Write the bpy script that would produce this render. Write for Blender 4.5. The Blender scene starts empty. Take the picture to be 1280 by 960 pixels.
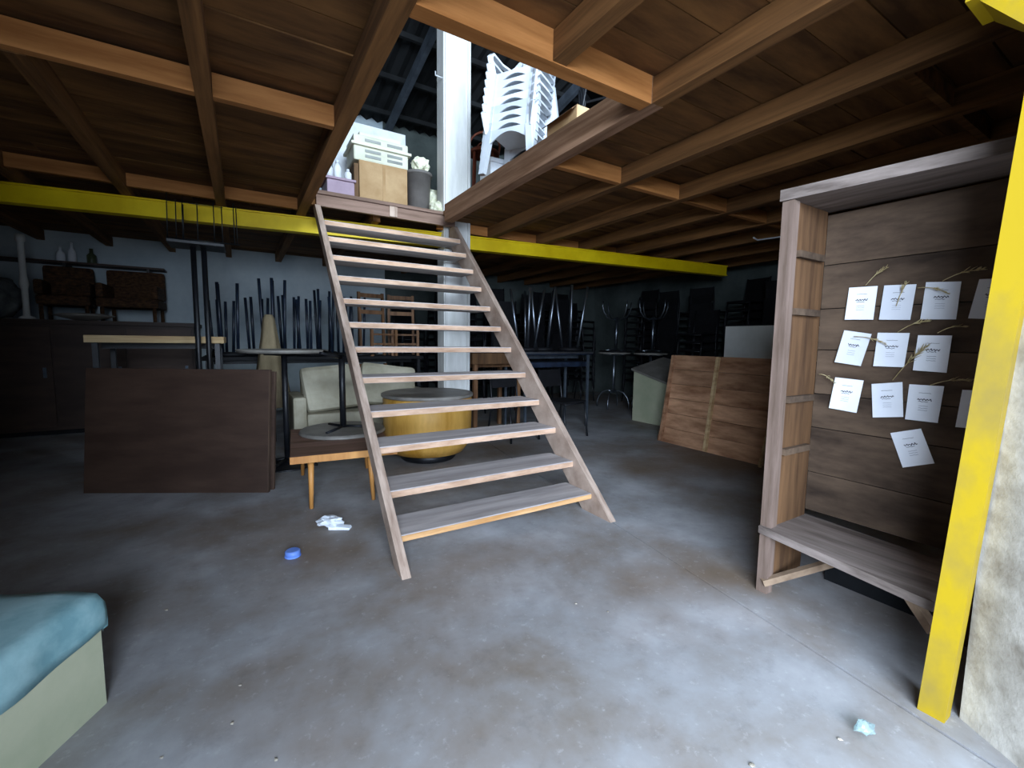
import bpy, bmesh, math, random
from mathutils import Vector, Matrix, Euler
random.seed(7)
SC = bpy.context.scene
COL = SC.collection
PI = math.pi
R_ = math.radians

# ------------------------------------------------------------------ camera
F, CH = 550.0, 1.2
yaw, pit, rol = R_(31.5), R_(5.5), R_(0.75)
fwd = Vector((math.sin(yaw)*math.cos(pit), math.cos(yaw)*math.cos(pit), -math.sin(pit)))
rgt0 = Vector((math.cos(yaw), -math.sin(yaw), 0))
up0 = rgt0.cross(fwd)
rgt = rgt0*math.cos(rol) + up0*math.sin(rol)
upv = -rgt0*math.sin(rol) + up0*math.cos(rol)
cd = bpy.data.cameras.new('camera')
cd.sensor_width = 36.0
cd.lens = F/1280*36
cd.clip_start = 0.02
cam = bpy.data.objects.new('camera', cd)
COL.objects.link(cam)
m3 = Matrix((rgt, upv, -fwd)).transposed()
cam.matrix_world = Matrix.Translation((0, 0, CH)) @ m3.to_4x4()
SC.camera = cam

# ------------------------------------------------------------------ world, daylight, exposure
w = bpy.data.worlds.new('world'); SC.world = w; w.use_nodes = True
w.node_tree.nodes['Background'].inputs[0].default_value = (0.55, 0.72, 1.0, 1)
w.node_tree.nodes['Background'].inputs[1].default_value = 0.7
SC.view_settings.view_transform = 'Standard'
SC.view_settings.look = 'None'
SC.view_settings.gamma = 1.0
SC.view_settings.use_curve_mapping = False
SC.view_settings.exposure = 0.15

def area(name, loc, target, sx, sy, power, col):
    l = bpy.data.lights.new(name, 'AREA'); l.shape = 'RECTANGLE'; l.size = sx; l.size_y = sy
    l.energy = power; l.color = col
    o = bpy.data.objects.new(name, l); COL.objects.link(o); o.location = loc
    o.rotation_euler = (Vector(target)-Vector(loc)).to_track_quat('-Z', 'Y').to_euler()
    return o
# daylight entering by the wide doorway the photographer stands in, and by the upper-storey window
area('daylight_doorway', (-2.15, -3.6, 2.5), (0.9, 2.0, 0.9), 6.3, 2.6, 1880, (0.68, 0.81, 1.0))
area('daylight_upper_window', (1.6, -1.2, 4.6), (2.2, 6.0, 3.4), 3.6, 1.6, 520, (0.70, 0.85, 1.0))

# ------------------------------------------------------------------ pixel -> point helpers (1280x960 frame)
def ray(x, y):
    return rgt*((x-640)/F) + upv*(-(y-480)/F) + fwd
def at(x, y, X=None, Y=None, Z=None):
    d = ray(x, y)
    if X is not None: t = X/d.x
    elif Y is not None: t = Y/d.y
    else: t = (Z-CH)/d.z
    return Vector((0, 0, CH)) + d*t

# ------------------------------------------------------------------ materials
def lin(h):
    h = h.lstrip('#'); out = []
    for i in (0, 2, 4):
        c = int(h[i:i+2], 16)/255
        out.append(c/12.92 if c <= .04045 else ((c+.055)/1.055)**2.4)
    return (*out, 1)
MATS = {}
def mat(name, c1, c2=None, scale=6, stretch=(1, 1, 1), rough=.8, metal=0, bump=.15, detail=6, lo=.35, hi=.65, spec=.3, c3=None, rnd=True, dist=0.0):
    m = bpy.data.materials.new(name); m.use_nodes = True; nt = m.node_tree; N = nt.nodes; L = nt.links
    b = N['Principled BSDF']
    b.inputs['Roughness'].default_value = rough; b.inputs['Metallic'].default_value = metal
    b.inputs['Specular IOR Level'].default_value = spec
    tc = N.new('ShaderNodeTexCoord'); mp = N.new('ShaderNodeMapping'); mp.inputs['Scale'].default_value = stretch
    L.new(tc.outputs['Object'], mp.inputs['Vector'])
    if rnd:
        oi = N.new('ShaderNodeObjectInfo'); mul = N.new('ShaderNodeMath'); mul.operation = 'MULTIPLY'; mul.inputs[1].default_value = 37
        L.new(oi.outputs['Random'], mul.inputs[0]); L.new(mul.outputs[0], mp.inputs['Location'])
    nz = N.new('ShaderNodeTexNoise'); nz.inputs['Scale'].default_value = scale; nz.inputs['Detail'].default_value = detail
    nz.inputs['Roughness'].default_value = .62; nz.inputs['Distortion'].default_value = dist
    L.new(mp.outputs['Vector'], nz.inputs['Vector'])
    rp = N.new('ShaderNodeValToRGB'); e = rp.color_ramp.elements
    e[0].position = lo; e[0].color = lin(c1); e[1].position = hi; e[1].color = lin(c2 or c1)
    if c3:
        x = e.new((lo+hi)/2); x.color = lin(c3)
    L.new(nz.outputs['Fac'], rp.inputs['Fac'])
    src = rp.outputs['Color']
    if rnd:
        hv = N.new('ShaderNodeHueSaturation'); mr = N.new('ShaderNodeMapRange')
        mr.inputs['To Min'].default_value = .82; mr.inputs['To Max'].default_value = 1.15
        L.new(oi.outputs['Random'], mr.inputs['Value']); L.new(mr.outputs[0], hv.inputs['Value']); L.new(src, hv.inputs['Color'])
        src = hv.outputs['Color']
    L.new(src, b.inputs['Base Color'])
    if bump:
        bp = N.new('ShaderNodeBump'); bp.inputs['Strength'].default_value = bump; bp.inputs['Distance'].default_value = .02
        L.new(nz.outputs['Fac'], bp.inputs['Height']); L.new(bp.outputs['Normal'], b.inputs['Normal'])
    MATS[name] = m
    return m
AX, AY, AZ = (1.2, 16, 16), (16, 1.2, 16), (16, 16, 1.2)
mat('ceil_plank', '#4a2f16', '#7d562e', 1.0, (1.5, 7, 7), rough=.85)
mat('joist_y', '#553719', '#8a5f35', 1.0, (16, .8, 16), rough=.85)
mat('block_x', '#8d5828', '#b87c45', 1.0, (1.2, 14, 14), rough=.8)
mat('trimmer', '#6a4a33', '#98745a', 1.0, (18, 1.0, 18), rough=.85)
mat('stair_wood', '#a29a97', '#c9c1bd', 1.0, (1.4, 14, 14), rough=.8, spec=.25)
mat('stringer_wood', '#8a7363', '#c3ad9c', 1.0, (20, 3, 3), rough=.85)
mat('tread_edge', '#a8866c', '#cfae94', 1.0, (5, 20, 20), rough=.75)
mat('new_edge', '#b8854f', '#e2b37f', 1.0, (2, 20, 20), rough=.75)
mat('riser_wood', '#6b5446', '#95796a', 1.0, (1.2, 20, 20), rough=.8)
mat('shelf_grey', '#5a4f48', '#8d8078', 1.0, (16, 1.5, 16), rough=.85)
mat('shelf_back', '#30241b', '#695645', 1.0, (10, 2.0, 7), rough=.85, lo=.32, hi=.7)
mat('shelf_side', '#49321f', '#715236', 1.0, (14, 14, 1.3), rough=.85)
mat('shelf_post', '#5c4b3f', '#867267', 1.0, (14, 14, 1.3), rough=.85)
mat('panel_wood', '#7a5238', '#cfa17d', 1.0, (6, 2.2, 10), rough=.75, lo=.3, hi=.7)
mat('brown_board', '#3b2a21', '#4b382d', 1.0, (2, 2, 9), rough=.55, spec=.4)
mat('board_edge', '#3f3028', '#5d4a3c', 1.0, AZ)
mat('orange_wood', '#b8783a', '#e2a45c', 1.0, (8, 8, 1.3), rough=.5, spec=.4)
mat('table_top_brown', '#5f4636', '#86685a', 1.0, AX, rough=.6)
mat('pale_wood', '#b08d63', '#dcc193', 1.0, AX)
mat('chair_brown', '#5b3d28', '#8d6747', 1.0, AZ, rough=.6)
mat('drum_wood', '#b8842f', '#e3b25c', 1.0, (5, 5, 1.2), rough=.5, spec=.4, bump=.05)
mat('grey_laminate', '#77736c', '#98938b', 4, rough=.45)
mat('concrete', '#7a7065', '#b6b6b8', 1.3, rough=.6, bump=.05, detail=13, lo=.3, hi=.7, c3='#979798', rnd=False, spec=.35, dist=.15)
def floor_dirt():
    m = MATS['concrete']; nt = m.node_tree; N = nt.nodes; L = nt.links; b = N['Principled BSDF']
    src = b.inputs['Base Color'].links[0].from_socket
    tc = N.new('ShaderNodeTexCoord')
    def nz(sc, det, rgh=.6):
        n = N.new('ShaderNodeTexNoise'); n.inputs['Scale'].default_value = sc; n.inputs['Detail'].default_value = det; n.inputs['Roughness'].default_value = rgh
        L.new(tc.outputs['Object'], n.inputs['Vector']); return n
    def ramp(n, lo, hi):
        r = N.new('ShaderNodeMapRange'); r.inputs['From Min'].default_value = lo; r.inputs['From Max'].default_value = hi; L.new(n.outputs['Fac'], r.inputs['Value']); return r
    def mix(fac, a, col, mode='MIX', amt=1.0):
        x = N.new('ShaderNodeMix'); x.data_type = 'RGBA'; x.blend_type = mode
        mu = N.new('ShaderNodeMath'); mu.operation = 'MULTIPLY'; mu.inputs[1].default_value = amt; L.new(fac.outputs[0], mu.inputs[0])
        L.new(mu.outputs[0], x.inputs[0]); L.new(a, x.inputs[6]); x.inputs[7].default_value = lin(col); return x.outputs[2]
    c = mix(ramp(nz(.55, 6), .46, .62), src, '#75604a', amt=.72)      # earthy stains
    c = mix(ramp(nz(9, 10, .75), .52, .72), c, '#4f4a46', amt=.28)     # fine dark mottling
    c = mix(ramp(nz(26, 8, .7), .58, .75), c, '#d4d4d4', amt=.35)      # pale scuffs
    L.new(c, b.inputs['Base Color'])
floor_dirt()
mat('joint_dark', '#15120f', '#26201a', 5, rough=.95, rnd=False)
mat('plaster', '#8d8578', '#d2cdc2', 5, rough=.9, bump=.5, detail=9, rnd=False)
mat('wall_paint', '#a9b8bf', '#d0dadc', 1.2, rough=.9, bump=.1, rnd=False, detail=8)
mat('wall_painted_shade', '#3f4644', '#5a625f', 1.5, rough=.95, rnd=False)  # wall paint darkened: shade of the unlit far corner put into the colour
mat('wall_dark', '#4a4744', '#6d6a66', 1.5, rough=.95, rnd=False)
mat('upper_wall', '#c8d2de', '#e8eef4', 1.2, rough=.9, rnd=False)
mat('yellow_paint', '#d6b500', '#efd214', 3, rough=.5, bump=.05, rnd=False, lo=.3)
mat('yellow_worn', '#78683a', '#a4890a', 2.2, (1, 1, .6), rough=.55, bump=.1, rnd=False, lo=.3, hi=.52, detail=9)
mat('column_white', '#c9c9c4', '#e9e9e6', 2, (3, 3, .5), rough=.6, bump=.05, rnd=False)
mat('black_metal', '#0c0d10', '#1b1d22', 8, rough=.45, spec=.5, bump=0)
mat('blue_black', '#0e141f', '#1e2a3c', 8, rough=.4, spec=.5, bump=0)
mat('chrome', '#8f98a3', '#aab3bd', 8, rough=.38, metal=1, bump=0)
mat('grey_steel', '#4e5761', '#6d7782', 8, rough=.4, metal=.6, bump=0)
mat('black_seat', '#0a0a0c', '#16161a', 14, rough=.7)
mat('wicker', '#2c1c11', '#5d3f25', 22, (1, 1, 2), rough=.8, bump=.6)
mat('cream_vinyl', '#9c957e', '#bdb6a0', 2.5, rough=.55, bump=.06)
mat('cream_paint', '#a3a98c', '#c0c0a4', 1.6, rough=.7, bump=.06, detail=8)
mat('white_paint', '#e2e2da', '#f4f4ee', 2.5, rough=.7, bump=.04)
mat('beige_cloth', '#74674f', '#97886c', 6, (1, 1, .3), rough=.95, bump=.3)
mat('teal_cloth', '#6f979d', '#9dbfc2', 5, rough=.9, bump=.3)
mat('grey_cloth', '#55595a', '#7a7e7c', 9, rough=.95, bump=.5)
mat('cardboard', '#b08c62', '#cdab80', 3, rough=.85, bump=.03)
mat('cardboard_in', '#5e452f', '#7b5f45', 3, rough=.9)
mat('crate_cream', '#c4c4ae', '#dadac6', 3, rough=.5, bump=0)
mat('slot_grey', '#8a8d88', '#9da09a', 3, rough=.7, bump=0)
mat('mauve', '#9a8392', '#b39cab', 3, rough=.6)
mat('bin_grey', '#6f6a66', '#8d8782', 3, rough=.5, bump=.05)
mat('white_plastic', '#c9d0d8', '#dde2e8', 3, rough=.35, spec=.5, bump=0)
mat('foam_white', '#e3e8ee', '#f6f8fa', 9, rough=.8)
mat('flower_white', '#dcdcb8', '#f4f2dc', 20, rough=.9, bump=.6)
mat('bentwood', '#6b3524', '#8d4b34', 5, rough=.45)
mat('paper', '#dfe3ea', '#eff2f6', 3, rough=.9, bump=0)
mat('ink', '#3b3a44', '#55545e', 9, rough=.9, bump=0)
mat('ink_light', '#a7aab3', '#b9bcc4', 9, rough=.9, bump=0)
mat('grass_dry', '#a08b5e', '#d2c294', 9, rough=.9)
mat('roof_dark', '#111213', '#242627', 3, (1, .3, 1), rough=.9, rnd=False)
mat('roof_beam', '#3a4048', '#525a63', 4, rough=.8)
mat('cap_blue', '#4f7fe8', '#86aaf5', 6, rough=.4, bump=0)
mat('crumple', '#d5dee8', '#f2f6fa', 8, rough=.8)
mat('black_plastic', '#07090b', '#12161a', 5, rough=.6)
mat('pipe_white', '#cfd3d6', '#e6e9eb', 4, rough=.4)
mat('debris', '#8f8778', '#b5ad9f', 9, rough=.9)
mat('wood_batten', '#6b5644', '#978069', 1.0, (8, 8, 8), rough=.85)
mat('bottle_dark', '#39432c', '#5a6246', 5, rough=.3)
g = bpy.data.materials.new('clear_film'); g.use_nodes = True
gb = g.node_tree.nodes['Principled BSDF']; gb.inputs['Base Color'].default_value = lin('#c8dfe0'); gb.inputs['Roughness'].default_value = .12
gb.inputs['Transmission Weight'].default_value = .75; gb.inputs['IOR'].default_value = 1.3
MATS['clear_film'] = g

# ------------------------------------------------------------------ mesh builder
class MB:
    def __init__(self): self.v = []; self.f = []; self.sm = []
    def add(self, vs, fs, smooth=False):
        o = len(self.v); self.v += [Vector(p) for p in vs]
        for f in fs: self.f.append([i+o for i in f]); self.sm.append(smooth)
        return self
    def hexa(self, p):      # 8 corners: bottom loop 0-3, top loop 4-7
        return self.add(p, [(3, 2, 1, 0), (4, 5, 6, 7), (0, 1, 5, 4), (1, 2, 6, 5), (2, 3, 7, 6), (3, 0, 4, 7)])
    def box(self, x0, x1, y0, y1, z0, z1):
        return self.hexa([(x0, y0, z0), (x1, y0, z0), (x1, y1, z0), (x0, y1, z0), (x0, y0, z1), (x1, y0, z1), (x1, y1, z1), (x0, y1, z1)])
    def bbox(self, x0, x1, y0, y1, z0, z1, b=.01):   # bevelled box
        bm = bmesh.new(); bmesh.ops.create_cube(bm, size=1)
        for v in bm.verts: v.co = Vector(((x0+x1)/2+v.co.x*(x1-x0), (y0+y1)/2+v.co.y*(y1-y0), (z0+z1)/2+v.co.z*(z1-z0)))
        bmesh.ops.bevel(bm, geom=bm.edges[:], offset=b, segments=2, affect='EDGES', profile=.6)
        bm.verts.ensure_lookup_table(); bm.verts.index_update()
        self.add([v.co.copy() for v in bm.verts], [[v.index for v in f.verts] for f in bm.faces]); bm.free(); return self
    def beam(self, a, b, wd, ht, up=(0, 0, 1)):
        a = Vector(a); b = Vector(b); d = (b-a).normalized(); s = d.cross(Vector(up)).normalized(); u = s.cross(d)
        s *= wd/2; u *= ht/2
        return self.hexa([a-s-u, a+s-u, b+s-u, b-s-u, a-s+u, a+s+u, b+s+u, b-s+u])
    def tube(self, pts, r, n=6, cap=True):
        pts = [Vector(p) for p in pts]; k = len(pts); rr = r if isinstance(r, (list, tuple)) else [r]*k
        vs = []; prev = None
        for i, p in enumerate(pts):
            d = (pts[min(i+1, k-1)]-pts[max(i-1, 0)]).normalized()
            if prev is None:
                s = d.cross(Vector((0, 0, 1)) if abs(d.z) < .9 else Vector((1, 0, 0))).normalized()
            else: s = (prev-d*prev.dot(d)).normalized()
            prev = s; t = d.cross(s)
            for j in range(n):
                a = 2*PI*j/n; vs.append(p+(s*math.cos(a)+t*math.sin(a))*rr[i])
        fs = [(i*n+j, i*n+(j+1) % n, (i+1)*n+(j+1) % n, (i+1)*n+j) for i in range(k-1) for j in range(n)]
        self.add(vs, fs, True)
        if cap:
            o = len(self.v)-len(vs)
            self.f.append([o+j for j in reversed(range(n))]); self.sm.append(False)
            self.f.append([o+(k-1)*n+j for j in range(n)]); self.sm.append(False)
        return self
    def lathe(self, prof, n=24, c=(0, 0, 0), smooth=True):
        c = Vector(c); vs = []; k = len(prof)
        for r, z in prof:
            for j in range(n):
                a = 2*PI*j/n; vs.append(c+Vector((r*math.cos(a), r*math.sin(a), z)))
        fs = [(i*n+j, i*n+(j+1) % n, (i+1)*n+(j+1) % n, (i+1)*n+j) for i in range(k-1) for j in range(n)]
        self.add(vs, fs, smooth); o = len(self.v)-len(vs)
        self.f.append([o+j for j in reversed(range(n))]); self.sm.append(False)
        self.f.append([o+(k-1)*n+j for j in range(n)]); self.sm.append(False)
        return self
    def prism(self, poly, a, b):   # poly of 2-D points; a(p), b(p) map to 3-D at the two ends
        n = len(poly); vs = [a(p) for p in poly]+[b(p) for p in poly]
        return self.add(vs, [list(reversed(range(n))), list(range(n, 2*n))]+[(i, (i+1) % n, n+(i+1) % n, n+i) for i in range(n)])
    def mesh(self, name, m, origin=(0, 0, 0)):
        me = bpy.data.meshes.new(name); o = Vector(origin)
        me.from_pydata([p-o for p in self.v], [], self.f)
        me.polygons.foreach_set('use_smooth', self.sm)
        me.update(); bm = bmesh.new(); bm.from_mesh(me); bmesh.ops.recalc_face_normals(bm, faces=bm.faces[:]); bm.to_mesh(me); bm.free()
        me.materials.append(MATS[m]); return me
    def build(self, name, m, parent=None, world=False):
        org = Vector((0, 0, 0))
        if world and parent is not None:
            org = parent.location if parent.parent is None else parent.parent.location
        if parent is None and self.v:      # a single-mesh thing: origin at its base
            lo = Vector((min(p.x for p in self.v), min(p.y for p in self.v), min(p.z for p in self.v)))
            hi = Vector((max(p.x for p in self.v), max(p.y for p in self.v), max(p.z for p in self.v)))
            org = Vector(((lo.x+hi.x)/2, (lo.y+hi.y)/2, lo.z))
        o = bpy.data.objects.new(name, self.mesh(name, m, org)); COL.objects.link(o)
        if parent is not None: o.parent = parent
        else: o.location = org
        return o
def empty(name, loc=(0, 0, 0), rz=0):
    o = bpy.data.objects.new(name, None); COL.objects.link(o); o.location = loc; o.rotation_euler = (0, 0, rz); o.empty_display_size = .1
    return o
def tag(o, label, cat, group=None):
    o['label'] = label; o['category'] = cat
    if group: o['group'] = group
    return o
def struct(o, label=None):
    o['kind'] = 'structure'
    if label: o['label'] = label
    return o
CH_ = {}
def copy_tree(o, parent=None):
    c = o.copy(); COL.objects.link(c); c.parent = parent
    kids = [k for k in bpy.data.objects if k.parent == o]
    for k in kids: copy_tree(k, c)
    return c
def thing(name, label, cat, loc=(0, 0, 0), rz=0, group=None):
    return tag(empty(name, loc, rz), label, cat, group)

# ================================================================== THE SETTING
ZB, ZP, ZF = 2.45, 2.585, 2.62      # joist underside, plank underside, upper floor
XL, XR, YF, YB = -4.0, 7.45, -.12, 8.3
OX0, OX1, OY0, OY1 = .62, 1.95, 1.78, 4.78   # stairwell opening

# floor: two slabs with an open joint between them
fl = struct(empty('floor'), 'worn grey concrete floor with a straight open joint')
jx = lambda y: 1.765+.152*y
for a, b in ((lambda y: XL-.2, lambda y: jx(y)-.007), (lambda y: jx(y)+.007, lambda y: XR+.2)):
    y0, y1 = -7, YB+.2
    MB().hexa([(a(y0)-(4 if y0 < 0 and a(0) < -2 else 0), y0, -.1), (b(y0)+(0), y0, -.1), (b(y1), y1, -.1), (a(y1), y1, -.1),
               (a(y0)-(4 if a(0) < -2 else 0), y0, 0), (b(y0), y0, 0), (b(y1), y1, 0), (a(y1), y1, 0)]).build('floor_slab', 'concrete', fl)
MB().hexa([(jx(-7)-.02, -7, -.12), (jx(-7)+.02, -7, -.12), (jx(YB)+.02, YB, -.12), (jx(YB)-.02, YB, -.12),
           (jx(-7)-.02, -7, -.010), (jx(-7)+.02, -7, -.010), (jx(YB)+.02, YB, -.010), (jx(YB)-.02, YB, -.010)]).build('joint_filler', 'joint_dark', fl)

# ceiling = underside of the timber mezzanine
ce = struct(empty('ceiling'), 'rough brown timber mezzanine floor seen from below with joists and blocking')
y = YF
k = 0
while y < YB-.02:
    wdt = random.uniform(.19, .23); y1 = min(y+wdt, YB); gap = .006
    segs = [(XL, XR)]
    if y1 > OY0 and y < OY1: segs = [(XL, OX0), (OX1, XR)]
    for (a, b) in segs:
        cuts = [a]
        if b-a > 4.5:
            cuts += [a+(b-a)*f+random.uniform(-.5, .5) for f in ((.33, .66) if b-a > 8 else (.5,))]
        cuts.append(b)
        for i in range(len(cuts)-1):
            dz = random.uniform(-.006, .004)
            MB().box(cuts[i]+.002, cuts[i+1]-.002, y+gap/2, y1-gap/2, ZP+dz, ZF).build('ceiling_plank', 'ceil_plank', ce)
    y = y1
JX = [-3.6, -2.9, -2.2, -1.52, -.82, -.12, .56, 1.27, 1.915, 2.64, 3.34, 4.03, 4.72, 5.4, 6.1, 6.8]
JW = .075
def joist(x, y0, y1, m='joist_y', w_=JW, zb=ZB):
    MB().box(x-w_/2, x+w_/2, y0, y1, zb, ZP-.008).build('joist', m, ce)
for x in JX:
    if abs(x-1.27) < .01:
        joist(x, YF, OY0-.082); joist(x, OY1+.08, YB); continue
    if abs(x-1.915) < .01:
        joist(x, YF, 1.70, zb=ZB); continue
    if abs(x+.82) < .01:
        joist(x, 2.952, YB); continue
    joist(x, YF, YB, w_=.085 if abs(x-.56) < .01 else JW)
# trimmer along the right of the stairwell, header across its near end, edge across its far end
MB().box(1.872, 1.962, 1.70, 4.46, ZB, ZF+.004).build('stairwell_trimmer', 'trimmer', ce)
MB().box(.602, 1.872, OY0-.08, OY0, ZB-.005, ZF).build('stairwell_header', 'block_x', ce)
MB().box(.602, 1.95, OY1, OY1+.05, ZB+.05, ZF).build('stairwell_header', 'joist_y', ce)
for i in range(len(JX)-1):
    a, b = JX[i]+JW/2, JX[i+1]-JW/2
    ya = 2.98-.06*i+.28 if JX[i] < .5 else 2.66
    ya = 2.9 if JX[i] < .5 else 2.64
    if abs(JX[i]+1.52) < .01: b = JX[i+2]-JW/2
    if abs(JX[i]+.82) < .01:
        MB().box(a+.002, b-.002, 5.0, 5.04, ZB+.02, ZP-.01).build('blocking', 'block_x', ce); continue
    if not (.5 < JX[i] < 1.9):
        MB().box(a+.002, b-.002, ya, ya+.05, ZB+.005, ZP-.01).build('blocking', 'block_x', ce)
        if abs(JX[i]+1.52) < .01: b = JX[i+1]-JW/2
        MB().box(a+.002, b-.002, 5.02-.02*i, 5.06-.02*i, ZB+.02, ZP-.01).build('blocking', 'block_x', ce)
    if JX[i] > 2.6 or JX[i] < -.2:
        MB().box(a+.002, b-.002, .9, .94, ZB+.03, ZP-.01).build('blocking', 'joist_y', ce)

# walls
def wallbox(name, args, m, label):
    return struct(MB().box(*args).build(name, m), label)
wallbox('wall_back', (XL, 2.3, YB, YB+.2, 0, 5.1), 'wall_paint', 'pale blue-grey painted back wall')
wallbox('wall_back_right', (2.3, XR, YB, YB+.2, 0, 5.1), 'wall_painted_shade', 'back wall behind the chair stacks, shade put into its grey-green colour')  # split from wall_back so this stretch carries the corner's shade as colour
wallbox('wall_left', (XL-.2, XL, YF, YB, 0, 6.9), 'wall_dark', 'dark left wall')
wallbox('wall_right', (XR, XR+.2, YF, YB, 0, 6.9), 'wall_painted_shade', 'wall at the far right, shade put into its grey-green colour')
wf = struct(empty('wall_front', (0, 0, 0)), 'front wall with the wide doorway')
MB().hexa([(1.945, .36, 0), (7.44, .36, 0), (7.44, -.1, 0), (1.66, -.1, 0), (1.945, .36, 2.44), (7.44, .36, 2.44), (7.44, -.1, 2.44), (1.66, -.1, 2.44)]).build('doorway_jamb', 'plaster', wf)
MB().box(XL, -.6, -.32, YF-.003, 0, 2.44).build('doorway_jamb', 'plaster', wf)
MB().box(XL, XR, -.32, YF-.003, 2.44, 3.1).build('lintel', 'plaster', wf)
MB().box(XL, -.6, -.32, YF-.003, 3.1, 6.9).build('upper_panel', 'upper_wall', wf)
MB().box(4.2, XR, -.32, YF-.003, 3.1, 6.9).build('upper_panel', 'upper_wall', wf)
MB().box(-.6, 4.2, -.32, YF-.003, 5.6, 6.9).build('upper_panel', 'upper_wall', wf)

# roof over the upper storey
rf = struct(empty('roof'), 'dark corrugated roof with rafters and purlins')
def roofz(yy): return 5.05+(8.4-yy)*.19
n = 120; vs = []; fs = []
for i in range(n+1):
    x = XL-.1+(XR-XL+.2)*i/n; dz = .03*math.cos(i*PI)
    vs += [(x, 8.45, roofz(8.45)+dz), (x, -.35, roofz(-.35)+dz), (x, 8.45, roofz(8.45)+dz+.05), (x, -.35, roofz(-.35)+dz+.05)]
for i in range(n):
    a = i*4; b = a+4; fs += [(a, b, b+1, a+1), (a+2, a+3, b+3, b+2), (a, a+2, b+2, b), (a+1, b+1, b+3, a+3)]
fs += [(0, 1, 3, 2), (n*4, n*4+2, n*4+3, n*4+1)]
MB().add(vs, fs).build('roof_sheet', 'roof_dark', rf)
for x in (-2.2, .3, 2.35, 4.8):
    MB().beam((x, 8.3, roofz(8.3)-.2), (x, -.1, roofz(-.1)-.2), .07, .16).build('rafter', 'roof_beam', rf)
for yy in (7.9, 7.1, 6.3, 5.5, 4.7, 3.9, 3.1, 2.3, 1.5):
    MB().box(XL, XR, yy, yy+.05, roofz(yy)-.115, roofz(yy)-.045).build('purlin', 'roof_dark', rf)

# ================================================================== STRUCTURAL THINGS
# yellow beam under the joists
p0, p1 = at(0, 226, Z=ZB), at(910, 332, Z=ZB)
d = (p1-p0).normalized()
a = p0-d*1.9; nrm = Vector((-d.y, d.x, 0))
yb = thing('support_beam', 'long yellow painted beam carrying the ceiling joists', 'beam', (a.x, a.y, ZB-.16))
q0 = a; q1 = p1
def slab(q0, q1, t0, t1, z0, z1):
    n0, n1 = nrm*t0, nrm*t1; r = []
    for z in (z0, z1):
        for q in (q0+n0, q1+n0, q1+n1, q0+n1): r.append((q.x, q.y, z))
    return MB().hexa(r)
slab(q0, q1, .02, .09, ZB-.145, ZB-.017).build('web', 'yellow_paint', yb, True)
slab(q0, q1, 0, .11, ZB-.017, ZB-.001).build('flange', 'yellow_paint', yb, True)
slab(q0, q1, 0, .11, ZB-.16, ZB-.145).build('flange', 'yellow_paint', yb, True)
# white column by the top of the stairs
co = thing('column', 'tall white column rising past the head of the stairs', 'column', (2.2, 4.95, 0))
MB().bbox(2.025, 2.365, 4.845, 5.05, 0, 5.4, .012).build('shaft', 'column_white', co, True)
MB().box(2.04, 2.07, 4.83, 4.845, .0, 5.35).build('edge_strip', 'column_white', co, True)
MB().box(2.32, 2.35, 4.83, 4.845, .0, 5.35).build('edge_strip', 'column_white', co, True)
MB().tube([(2.025, 4.88, 4.12), (1.94, 4.87, 4.12), (1.94, 4.87, 4.16)], .008).build('hook', 'pipe_white', co, True)
# yellow post by the doorway
po = thing('doorway_post', 'chipped yellow post beside the white doorway wall', 'post', (1.92, .39, 0))
def pbox(x0, x1, y0, y1, z0, z1, gx=0, gy=0):      # slightly leaning post; gx, gy flare at the top
    k = lambda z: -.042*z
    return MB().hexa([(x0, y0+k(z0), z0), (x1, y0+k(z0), z0), (x1, y1+k(z0), z0), (x0, y1+k(z0), z0),
                      (x0-gx, y0-gy+k(z1), z1), (x1+gx, y0-gy+k(z1), z1), (x1+gx, y1+gy+k(z1), z1), (x0-gx, y1+gy+k(z1), z1)])
pbox(1.872, 1.928, .378, .445, 0, 2.06).build('shaft', 'yellow_worn', po, True)
pbox(1.872, 1.928, .378, .445, 2.06, 2.18, .05, .11).build('bracket', 'yellow_worn', po, True)
pbox(1.80, 1.97, .32, .58, 2.18, 2.205).build('cap_plate', 'yellow_worn', po, True)
pbox(1.85, 1.95, .36, .46, 2.205, ZB-.001).build('packing_block', 'joist_y', po, True)

# ================================================================== STAIRCASE
st = thing('staircase', 'open wooden staircase with dusty treads rising to the mezzanine', 'staircase', (1.36, 2.1, 0))
def stringer(x0, x1, dp):
    yf = lambda z: 2.075+1.045*z
    zt = 2.47
    prof = [(yf(0), 0), (yf(zt), zt), (OY1-.004, zt), (OY1-.004, (OY1-.004-dp-2.075)/1.045), (2.075+dp, 0)]
    MB().prism(prof, lambda p: (x0, p[0], p[1]), lambda p: (x1, p[0], p[1])).build('stringer', 'stringer_wood', st, True)
stringer(.640, .688, .13); stringer(2.06, 2.11, .29)
TZ = [.15, .335, .535, .735, .94, 1.145, 1.335, 1.535, 1.735, 1.93, 2.115, 2.30]
TY = [2.27, 2.48, 2.70, 2.93, 3.14, 3.38, 3.57, 3.78, 3.97, 4.15, 4.32, 4.47]
for i, (z, yy) in enumerate(zip(TZ, TY)):
    s = random.uniform(-.008, .008); th = .04 if i == 0 else .045
    t = MB().bbox(.69, 2.058, yy, min(yy+.285, OY1-.005), z-th+s, z+s, .005).build('tread', 'stair_wood', st, True)
    MB().box(.692, 2.056, yy-.004, yy+.001, z-th+s+.003, z+s-.006).build('worn_edge', 'tread_edge' if i else 'new_edge', t, True)
rs = MB().box(.66, 2.10, 4.70, 4.74, 2.475, 2.585).build('top_riser', 'riser_wood', st, True)
MB().box(.64, 2.11, 4.68, OY1+.02, 2.585, 2.618).build('landing_nosing', 'riser_wood', st, True)
MB().box(1.36, 1.44, 4.688, 4.70, 2.48, 2.584).build('patch_block', 'stringer_wood', st, True)

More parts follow.
